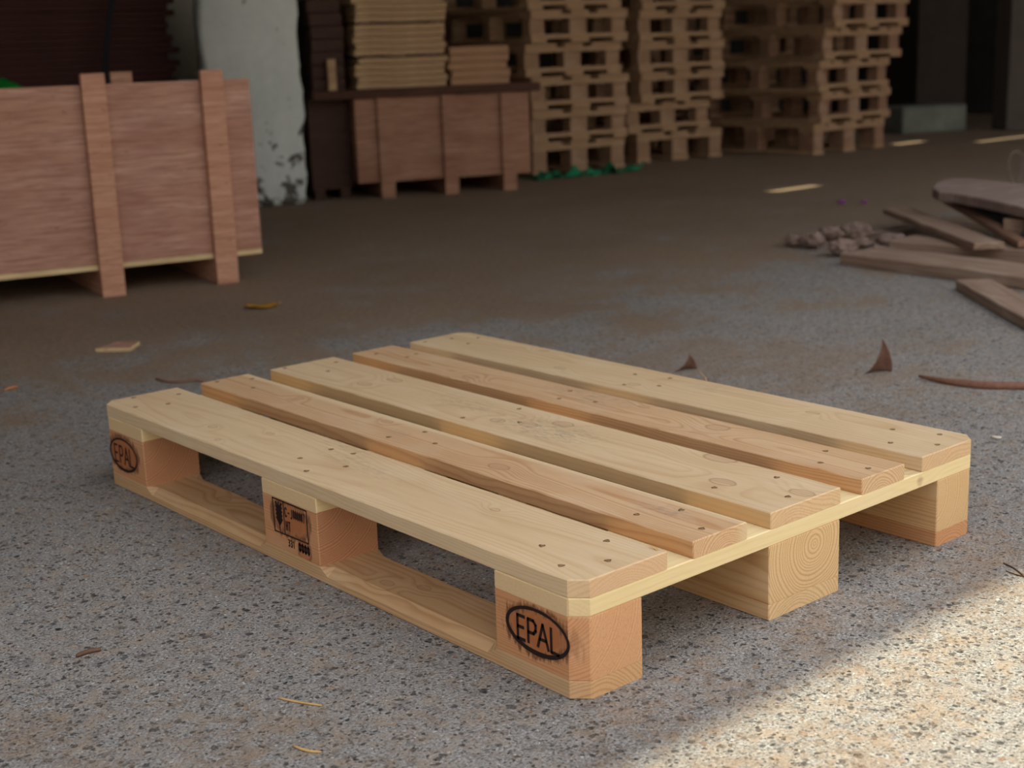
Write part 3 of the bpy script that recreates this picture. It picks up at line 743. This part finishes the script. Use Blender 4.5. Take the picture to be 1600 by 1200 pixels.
for (p, zz, ww) in sheet_stack('pale_sheet', 562, 703, ZL, 15, 0.030, 0.6, M['sheet_pale'], 'pale sheet in the tall stack on the dark board', 'pale sheets in the tall stack', 3):
    for u in (0.04, ww - 0.08):
        q = O2  # spacer sticks between the bundles
        pp = p + d2 * u
        tag(obj('spacer_stick', box_bm(0, 0.04, 0.01, 0.56, 0.0, 0.0085), M['dark_lid'], None, (pp.x, pp.y, zz - 0.0015), r2), 'dark spacer stick, %s end, under the %s bundle of pale sheets' % ('left' if u < 0.1 else 'right', 'middle' if zz < 0.75 else 'upper'), 'stick', 'spacer sticks between pale sheets')
for _ in sheet_stack('thin_sheet', 708, 800, ZL, 5, 0.038, 0.5, M['sheet_mid'], 'brownish sheet right of the pale sheets', 'brownish sheets in the low stack', 5, 0.01): pass
# dark timber offcuts at the left end of the long board
aa = (onplane(492, 130, P2, d2) - O2).dot(d2)
for i in range(7):
    p = O2 + d2 * (aa + 0.0 + random.uniform(0, 0.02)) + n2 * 0.06
    tag(obj('dark_plank', box_bm(0, 0.16, 0, 0.5, 0, 0.058, 0.003), M['ply_dark'], None, (p.x, p.y, ZL + i * 0.062), r2), 'short dark plank stacked left of the pale sheets, ' + ordinal(i, 'one'), 'plank', 'dark planks left of the pale sheets')
p = O2 + d2 * (aa + 0.075) + n2 * 0.02
tag(obj('wood_offcut', box_bm(0, 0.04, 0, 0.03, 0, 0.15, 0.002), M['sheet_pale'], None, (p.x, p.y, ZL), r2), 'small pale offcut standing upright against the dark planks', 'offcut')

# ------------------------------------------------------------------ stacked pallets in the background
def make_far_pallet(Wd, Dp, Ht, m1, m2, cross=False):
    """front (short) face along local x, depth along local y"""
    root = bpy.data.objects.new('wooden_pallet', None); COL.objects.link(root)
    t = 0.024; bh = Ht - 4 * t + 0.0
    for k in range(5):
        w = 0.12 if k % 2 == 0 else 0.085
        c = w / 2 if k == 0 else (Wd - w / 2 if k == 4 else Wd * k / 4)
        obj('deck_board', box_bm(c - w / 2, c + w / 2, 0, Dp, Ht - t, Ht - 0.001, 0.002), m1, root)
    for yy in (0, Dp / 2 - 0.06, Dp - 0.12):
        obj('stringer_board', box_bm(0, Wd, yy, yy + 0.12, Ht - 2 * t, Ht - t, 0.002), m1, root)
        for k, xx in enumerate((0, Wd / 2 - 0.06, Wd - 0.10)):
            obj('block', box_bm(xx + 0.004, xx + (0.12 if k == 1 else 0.10) - 0.004, yy + (0.022 if cross else 0.004), yy + (0.10 if cross else 0.116), t, Ht - 2 * t, 0.002), m2, root)
    for k, xx in enumerate((0, Wd / 2 - 0.06, Wd - 0.10)):
        obj('bottom_board', box_bm(xx, xx + (0.12 if k == 1 else 0.10), 0.001 if cross else 0, Dp, 0.001, t, 0.002), m1, root)
    if cross:
        for yy in (0.0, Dp - 0.10):
            obj('base_board', box_bm(0, Wd, yy, yy + 0.10, t, 2 * t, 0.002), m1, root)
    return root
fp1 = make_far_pallet(0.64, 1.0, 0.178, M['far_wood'], M['far_wood_mid'])
fp2 = make_far_pallet(0.72, 1.0, 0.188, M['far_wood'], M['far_wood_red'])
fp3 = make_far_pallet(0.62, 1.0, 0.185, M['far_wood_red'], M['far_wood_red'])
fp1b = make_far_pallet(0.64, 1.0, 0.178, M['far_wood'], M['far_wood_mid'], True)
fp2b = make_far_pallet(0.72, 1.0, 0.188, M['far_wood'], M['far_wood_red'], True)
fp3b = make_far_pallet(0.62, 1.0, 0.185, M['far_wood_red'], M['far_wood_red'], True)
LATER = {fp1: fp1b, fp2: fp2b, fp3: fp3b}
used = set()
def pallet_stack(proto, n, corner_px, corner_py, right, rz, dz, lab, grp, lean=0.0, jit=0.03, seed=0, p=None, Wd=0.64):
    rnd = random.Random(seed)
    d = Vector((math.cos(rz), math.sin(rz), 0)); nn = Vector((-d.y, d.x, 0))
    if p is None: p = at(corner_px, corner_py)
    if right: p = p - d * Wd
    for i in range(n):
        src = proto if i == 0 else LATER[proto]
        if src not in used: used.add(src); o = src
        else: o = copy_tree(src)
        j = d * (lean * i + rnd.uniform(-jit, jit)) + nn * rnd.uniform(-jit, jit)
        o.location = (p.x + j.x, p.y + j.y, (0.009 if proto is fp1 and seed == 1 else 0.001) + i * dz); o.rotation_euler = (0, 0, rz + rnd.uniform(-0.05, 0.05))
        tag(o, lab + ', ' + ordinal(i, 'one'), 'pallet', grp)
RA = math.atan2(-0.17, 0.985)
pallet_stack(fp1, 6, 985, 264, True, RA, 0.179, 'pallet stacked on green plastic, right of the legged crate', 'pallets in the stack on green plastic', seed=1, jit=0.02, lean=-0.008)
pB = at(984, 262); 
pallet_stack(fp1, 6, 0, 0, False, RA + 0.02, 0.179, 'pallet in the tall stack right of the green plastic', 'pallets in the middle stack', seed=2, lean=0.01, jit=0.045, p=Vector((5.10, 4.90, 0)))
pallet_stack(fp2, 6, 1274, 244, False, -0.04, 0.189, 'pallet in the rightmost stack by the grey plinth', 'pallets in the rightmost stack', seed=5, lean=0.035, jit=0.05)
pallet_stack(fp3, 6, 0, 0, False, -0.12, 0.186, 'shaded pallet just left of the rightmost stack', 'shaded pallets between two stacks', seed=4, lean=0.008, p=Vector((5.98, 5.60, 0)))
pallet_stack(fp3, 6, 0, 0, False, r2 + 0.25, 0.186, 'shaded pallet behind the legged crate', 'pallets behind the legged crate', seed=9, p=Vector((3.62, 5.70, 0)))
# crumpled teal plastic under the first stack
bm = bmesh.new(); c0 = at(838, 280); NX, NY = 30, 14
grid = {}
dA = Vector((math.cos(RA), math.sin(RA), 0)); nA = Vector((-dA.y, dA.x, 0))
for i in range(NX + 1):
    for j in range(NY + 1):
        p = c0 + dA * (i / NX * 0.70 - 0.05) + nA * (j / NY * 0.22 - 0.10)
        p += dA * 0.02 * noise.noise((i * .3, j * .6, 1)) + nA * 0.03 * noise.noise((i * .25, j * .2, 4))
        p.z = 0.003 + 0.085 * max(0, noise.noise((i * 0.45, j * 0.4, 7)) + 0.15) * (1 if j < NY * 0.42 else 0.0)
        grid[i, j] = bm.verts.new(p)
for i in range(NX):
    for j in range(NY): bm.faces.new((grid[i, j], grid[i + 1, j], grid[i + 1, j + 1], grid[i, j + 1]))
o = obj('plastic_sheet', bm, M['plastic_teal'], smooth=True); tag(o, 'crumpled green plastic sheet under the feet of the first pallet stack', 'plastic')
sm = o.modifiers.new('s', 'SOLIDIFY'); sm.thickness = 0.002

# low concrete block, dark panel and post at the right
p = at(1410, 210); 
structure('trim_1', box_bm(0, 0.56, 0, 0.35, 0, 0.19, 0.01), M['concrete'], 'low grey concrete plinth by the dark opening', (p.x, p.y, 0), -0.35)
pp = onplane(1432, 150, (8.6, 5.6, 0), (0.9, -0.43)); pq = onplane(1508, 150, (8.6, 5.6, 0), (0.9, -0.43))
dd = (pq - pp).length
tag(obj('brown_panel', box_bm(0, dd, 0, 0.03, 0, 2.2, 0.003), simple('brown_panel_paint', lin(66, 58, 54), lin(80, 70, 64), 2), None, (pp.x, pp.y, 0), math.atan2(-0.43, 0.9)), 'tall dark brown panel standing behind the grey plinth', 'panel')
pp = at(1572, 204)
structure('pillar', box_bm(0, 0.24, 0, 0.2, 0, H, 0.005), simple('post_paint', lin(84, 77, 74), lin(100, 92, 88), 2), 'plain greyish post at the right edge of the picture', (pp.x, pp.y, 0), -0.5)

# ------------------------------------------------------------------ scrap wood heap on the right
def beam(name, a, b, w, th, m, label, cat, grp=None, roll=0.0, bev=0.003):
    a = Vector(a); b = Vector(b); L = (b - a).length
    X = (b - a).normalized(); Y = Vector((0, 0, 1)).cross(X).normalized(); Z = X.cross(Y)
    R_ = Matrix((X, Y, Z)).transposed().to_4x4() @ Matrix.Rotation(roll, 4, 'X')
    bm = bmesh.new(); add_box(bm, 0, L, -w / 2, w / 2, 0, th, bev)
    es = [e for e in bm.edges if e.calc_length() > L * 0.8]
    bmesh.ops.subdivide_edges(bm, edges=es, cuts=12)
    for v in bm.verts:
        v.co.y += 0.004 * noise.noise((v.co.x * 8, v.co.y * 20, a.x * 9)); v.co.z += 0.003 * noise.noise((v.co.x * 8, 4, a.y * 9))
        if v.co.x < 0.002: v.co.x += 0.03 * noise.noise((v.co.y * 25, v.co.z * 20, a.x)) + 0.02
    o = obj(name, bm, m); o.matrix_world = Matrix.Translation(a) @ R_
    return tag(o, label, cat, grp)
G = 'planks of the scrap heap'
beam('scrap_plank', at(1345, 408), at(1720, 458), 0.20, 0.038, M['old_plank'], 'long weathered plank lowest in front of the scrap heap', 'plank', G)
beam('scrap_plank', Vector(at(1408, 395)) + Vector((0, 0, 0.001)), Vector(at(1740, 422)) + Vector((0, 0, 0.001)), 0.17, 0.05, M['old_plank'], 'long weathered plank lying just behind the front plank of the scrap heap', 'plank', G)
a = at(1520, 452); b = at(1640, 520); beam('scrap_plank', a, b, 0.10, 0.03, M['old_plank'], 'short plank poking out towards us under the front of the scrap heap', 'plank', G)
a = at(1400, 342, 0.04); b = at(1545, 398, 0.04)
beam('scrap_lath', Vector((a.x, a.y, 0.06)), Vector((b.x, b.y, 0.055)), 0.10, 0.022, M['old_plank'], 'narrow lath pointing out to the left from the scrap heap', 'plank', G)
a = at(1475, 322, 0.08); b = at(1600, 405, 0.02)
beam('scrap_plank', Vector((a.x, a.y, 0.10)), Vector((b.x, b.y, 0.055)), 0.04, 0.02, M['far_wood_red'], 'thin brown plank slanting down under the rounded board', 'plank', G)
# rounded pale board on top, with real thickness
zt_ = 0.165
poly = [at(px_, py_, zt_) for px_, py_ in ((1457, 294), (1461, 286), (1472, 281), (1490, 278), (1520, 279), (1600, 287), (1750, 302), (1750, 352), (1600, 324), (1540, 311), (1490, 302), (1466, 300))]
bm = bmesh.new(); f = bm.faces.new([bm.verts.new(p_) for p_ in poly])
r_ = bmesh.ops.extrude_face_region(bm, geom=[f])
for v in [v for v in r_['geom'] if isinstance(v, bmesh.types.BMVert)]: v.co.z -= 0.034
bmesh.ops.bevel(bm, geom=[e for e in bm.edges], offset=0.004, segments=1, affect='EDGES')
tag(obj('rounded_board', bm, M['old_plank_grey']), 'thick greyish board with a rounded end on top of the scrap heap', 'board')
pst = at(1592, 398)
tag(obj('short_post', box_bm(-0.03, 0.03, -0.03, 0.03, 0, 0.118, 0.002), M['old_plank'], None, (pst.x, pst.y + 0.02, 0), 0.3), 'short pale post holding up the rounded board', 'post')
pst = at(1700, 400)
tag(obj('short_post', box_bm(-0.05, 0.05, -0.05, 0.05, 0, 0.118, 0.002), M['old_plank'], None, (pst.x, pst.y + 0.02, 0), 0.3), 'short post under the far end of the rounded board', 'post')
q = [at(1485, 315, 0.11), at(1600, 345, 0.11), at(1592, 395, 0.0), at(1565, 392, 0.0)]
a = at(1535, 322, 0.10); b = at(1650, 372, 0.06)
beam('dark_board', Vector((a.x, a.y, 0.098)), Vector((b.x, b.y, 0.06)), 0.20, 0.012, M['dark_sheet'], 'wide dark grey board slumped beneath the rounded board', 'board')
for (px0, py0, px1, py1, w, lb) in ((1340, 368, 1480, 350, 0.05, 'thin grey lath lying flat behind the rubble chunks'), (1430, 360, 1560, 352, 0.05, 'thin grey lath lying flat behind the narrow lath')):
    beam('scrap_lath', at(px0, py0), at(px1, py1), w, 0.012, M['old_plank_grey'], lb, 'plank', G)
# rubble chunks
spots = [(1241, 385, .035, 'leftmost chunk of rubble left of the scrap heap'), (1270, 388, .045, 'second chunk of rubble from the left'), (1297, 376, .04, 'pale chunk of rubble, third from the left'),
         (1316, 400, .045, 'pinkish chunk of rubble nearest to us'), (1346, 388, .03, 'small whitish chunk of rubble in the middle of the row'), (1371, 403, .032, 'reddish chunk of rubble beside the front plank'), (1390, 388, .045, 'greyish chunk of rubble at the nose of the rear plank'), (1335, 374, .05, 'flat grey chunk of rubble behind the whitish one')]
for i, (px_, py_, r0, lb) in enumerate(spots):
    c = at(px_, py_); o = obj('rubble_chunk', blob(r0 * 1.15, r0 * 0.85, r0 * 0.60, i * 5 + 1, 0.35), M['rubble'], None, c, random.uniform(0, 3), False)
    tag(o, lb, 'rubble', 'rubble chunks by the scrap heap')
# wire loop
def tube(pts, rad, seg=6):
    bm = bmesh.new(); prev = None; n = len(pts)
    for i, p in enumerate(pts):
        t = (pts[min(i + 1, n - 1)] - pts[max(i - 1, 0)]).normalized()
        u = t.cross(Vector((0, 0, 1)));  u = u.normalized() if u.length > 1e-4 else Vector((1, 0, 0)); v = t.cross(u)
        r = rad(i / (n - 1)) if callable(rad) else rad
        q = [bm.verts.new(p + (u * math.cos(2 * PI * k / seg) + v * math.sin(2 * PI * k / seg)) * r) for k in range(seg)]
        if prev:
            for k in range(seg): bm.faces.new((prev[k], prev[(k + 1) % seg], q[(k + 1) % seg], q[k]))
        else: bm.faces.new(q)
        prev = q
    bm.faces.new(prev); return bm
wc = at(1585, 292)
pts = [wc + RGT * 0.05 * math.cos(a_) + Vector((0.01 * math.sin(a_ * 2), 0.02 * math.cos(a_), 0.085 + 0.08 * math.sin(a_))) for a_ in [i * 2 * PI / 32 * 1.1 for i in range(33)]]
tag(obj('wire_loop', tube(pts, 0.005), M['wire'], smooth=True), 'rusty wire loop standing on the ground above the rounded board at the right edge', 'wire')

# ------------------------------------------------------------------ litter
def litter_box(name, px0, py0, px1, py1, w, th, m, lb, cat):
    return beam(name, at(px0, py0), at(px1, py1), w, th, m, lb, cat, bev=0.0004)
a = at(190, 549); 
bm = box_bm(-0.09, 0.0, -0.005, 0.075, 0.0, 0.009)
for v in bm.verts:
    if v.co.x < -0.08 and v.co.y > 0.05: v.co.x += 0.03
so_ = obj('plywood_scrap', bm, M['ply_pale'], None, at(205, 548), -0.75)
so_.data.materials.append(M['ply'])
for f_ in so_.data.polygons:
    if f_.normal.z > 0.9: f_.material_index = 1
tag(so_, 'small pale-edged plywood scrap on the ground left of the pallet', 'scrap')
def leaf(name, c, L, W_, curl, m, lb, rz, tilt=0.0):
    bm = bmesh.new(); n = 10; rows = []
    for i in range(n + 1):
        t = i / n; w = W_ * math.sin(PI * min(1, t * 0.95 + 0.03)) ** 0.8 * (1 - 0.3 * t)
        x = (t - 0.5) * L; zc = curl * (2 * t - 1) ** 2 + 0.002
        rows.append([bm.verts.new((x, k * w / 2, zc + abs(k) * curl * 0.6 + 0.002 * math.sin(9 * t + k))) for k in (-1, -.5, 0, .5, 1)])
    for a_, b_ in zip(rows, rows[1:]):
        for k in range(4): bm.faces.new((a_[k], a_[k + 1], b_[k + 1], b_[k]))
    bmesh.ops.transform(bm, matrix=Matrix.Rotation(tilt, 4, 'Y'), verts=bm.verts)
    zl = min(v.co.z for v in bm.verts)
    for v in bm.verts: v.co.z -= zl - 0.001
    o = obj(name, bm, m, None, c, rz, True); s = o.modifiers.new('s', 'SOLIDIFY'); s.thickness = 0.0008
    return tag(o, lb, 'leaf')
leaf('fallen_leaf', at(412, 481), 0.105, 0.075, 0.006, M['leaf_yellow'], 'yellow fallen leaf on the ground in front of the near crate', -0.5)
def folded_leaf(c, A, B, apex, depth, m, lb):
    # a dry leaf folded upright: its two edges rise from the ground points A and B to the tip (metres right, up)
    bm = bmesh.new(); rows = []; n = 12
    for i in range(n + 1):
        t = i / n; e = t ** 1.0
        lx = A[0] + (apex[0] - A[0]) * (1 - (1 - e) ** 1.5) ; rx = B[0] + (apex[0] - B[0]) * e ** 2.2
        lz = A[1] + (apex[1] - A[1]) * e ** 1.35; rz_ = B[1] + (apex[1] - B[1]) * e
        row = []
        for k in range(6):
            u = k / 5
            x = lx + (rx - lx) * u; z = lz + (rz_ - lz) * u
            dd_ = depth * math.sin(PI * u) * (1 - t) + 0.012 * t * t - 0.004 * math.sin(3 * t)
            row.append(bm.verts.new(Vector((RGT.x, RGT.y, 0)).normalized() * x + Vector((FWD.x, FWD.y, 0)).normalized() * dd_ + Vector((0, 0, max(0.0008, z + 0.001)))))
        rows.append(row)
    for a_, b_ in zip(rows, rows[1:]):
        for k in range(5): bm.faces.new((a_[k], a_[k + 1], b_[k + 1], b_[k]))
    o = obj('fallen_leaf', bm, m, None, c, 0, True); s_ = o.modifiers.new('s', 'SOLIDIFY'); s_.thickness = 0.001
    return tag(o, lb, 'leaf')
folded_leaf(at(1072, 580), (-0.026, 0.0), (0.024, 0.004), (0.008, 0.036), 0.010, M['leaf_brown'], 'small brown curled leaf on the ground just behind the pallet')
folded_leaf(at(1372, 584), (-0.030, 0.0), (0.030, 0.004), (0.010, 0.074), 0.012, M['leaf_brown'], 'brown folded leaf with a tall pointed tip, left of the brown stick')
pts = [at(1436 + 170 * t * 1.2, 592 + 17 * t * 1.2 + 5 * math.sin(t * 4)) + Vector((0, 0, 0.006)) for t in [i / 14 for i in range(15)]]
tag(obj('dead_stick', tube(pts, lambda t: 0.003 + 0.006 * min(1, t * 3), 8), M['stick'], smooth=True), 'brown stick on the ground at the right edge', 'stick')
pts = [at(245 + 72 * t, 594 + 6 * t + 3 * math.sin(t * 5)) + Vector((0, 0, 0.003)) for t in [i / 10 for i in range(11)]]
tag(obj('dead_twig', tube(pts, 0.003), M['stick'], smooth=True), 'thin brown twig on the ground behind the far left corner of the pallet', 'twig')
def bit(name, x0, y0, x1, y1, r, m, lb, cat, bend=2):
    pts = [at(x0 + (x1 - x0) * t, y0 + (y1 - y0) * t + bend * math.sin(PI * t)) + Vector((0, 0, r)) for t in [i / 8 for i in range(9)]]
    tag(obj(name, tube(pts, lambda t: r * (0.5 + 0.5 * math.sin(PI * (t * 0.8 + 0.1)))), m, smooth=True), lb, cat)
bit('straw_piece', 434, 1092, 503, 1104, 0.0014, M['straw'], 'straw sliver on the concrete in the foreground, the upper of two', 'straw', 1)
bit('straw_piece', 458, 1167, 502, 1177, 0.0016, M['straw'], 'short straw sliver at the bottom edge of the picture', 'straw', 3)
bit('bark_chip', 120, 1028, 158, 1018, 0.003, M['leaf_brown'], 'reddish bark chip on the concrete at the lower left', 'chip', -2)
bit('bark_chip', 8, 612, 28, 607, 0.004, simple('orange_chip', lin(196, 136, 92), lin(170, 110, 74), 60), 'orange wood chip at the far left edge of the ground', 'chip', -1)
bit('pale_chip', 1549, 684, 1564, 686, 0.003, M['white_chip'], 'tiny whitish chip on the ground right of the pallet far corner', 'chip', 1)
bit('thin_twig', 1568, 881, 1610, 912, 0.0011, M['pit'], 'thin dark twig crossing the edge of the sunlight at the right edge', 'twig', -4)
bit('thin_twig', 1572, 893, 1612, 903, 0.0009, M['pit'], 'shorter dark twig beneath the twig at the edge of the sunlight', 'twig', 2)
bit('flower_petal', 1310, 319, 1321, 318, 0.009, M['petal'], 'bright magenta petal on the yard ground, the left of two', 'petal', 0)
bit('flower_petal', 1346, 319, 1355, 318, 0.007, M['petal'], 'duller magenta petal on the yard ground, the right of two', 'petal', 0)

# ------------------------------------------------------------------ light, world, camera
sun = bpy.data.lights.new('sun', 'SUN'); sun.energy = 5.9; sun.color = (1.0, 0.925, 0.66); sun.angle = math.radians(1.3)
so = bpy.data.objects.new('sun', sun); COL.objects.link(so)
so.rotation_euler = sdir.to_track_quat('-Z', 'Y').to_euler()
w = bpy.data.worlds.new('world'); sc.world = w; w.use_nodes = True
bg = w.node_tree.nodes['Background']; wt = w.node_tree
# overcast sky: three times brighter overhead than at the horizon
tc = wt.nodes.new('ShaderNodeTexCoord'); sp = wt.nodes.new('ShaderNodeSeparateXYZ'); wt.links.new(tc.outputs['Generated'], sp.inputs[0])
mr = wt.nodes.new('ShaderNodeMapRange'); wt.links.new(sp.outputs[2], mr.inputs[0])
for i_, v_ in enumerate((0.0, 1.0, 0.66, 1.98)): mr.inputs[i_ + 1].default_value = v_
wt.links.new(mr.outputs[0], bg.inputs[1]); bg.inputs[0].default_value = (0.96, 0.97, 1.0, 1)

cam = bpy.data.cameras.new('camera'); cam.sensor_width = 36; cam.sensor_fit = 'HORIZONTAL'; cam.lens = FPX / 1600 * 36
cam.clip_start = 0.02; cam.clip_end = 100
cam.dof.use_dof = True; cam.dof.focus_distance = 1.78; cam.dof.aperture_fstop = 5.8
co = bpy.data.objects.new('camera', cam); COL.objects.link(co)
up = -DWN; bk = -FWD
co.matrix_world = Matrix(((RGT.x, up.x, bk.x, CAM.x), (RGT.y, up.y, bk.y, CAM.y), (RGT.z, up.z, bk.z, CAM.z), (0, 0, 0, 1)))
sc.camera = co
sc.view_settings.view_transform = 'Standard'; sc.view_settings.look = 'None'; sc.view_settings.gamma = 1.0
sc.view_settings.use_curve_mapping = False; sc.view_settings.exposure = 0.0
sc.cycles.use_denoising = True
sc.cycles.max_bounces = 6; sc.cycles.diffuse_bounces = 5
sc.cycles.use_adaptive_sampling = True; sc.cycles.adaptive_threshold = 0.05
sc.cycles.sample_clamp_indirect = 8.0
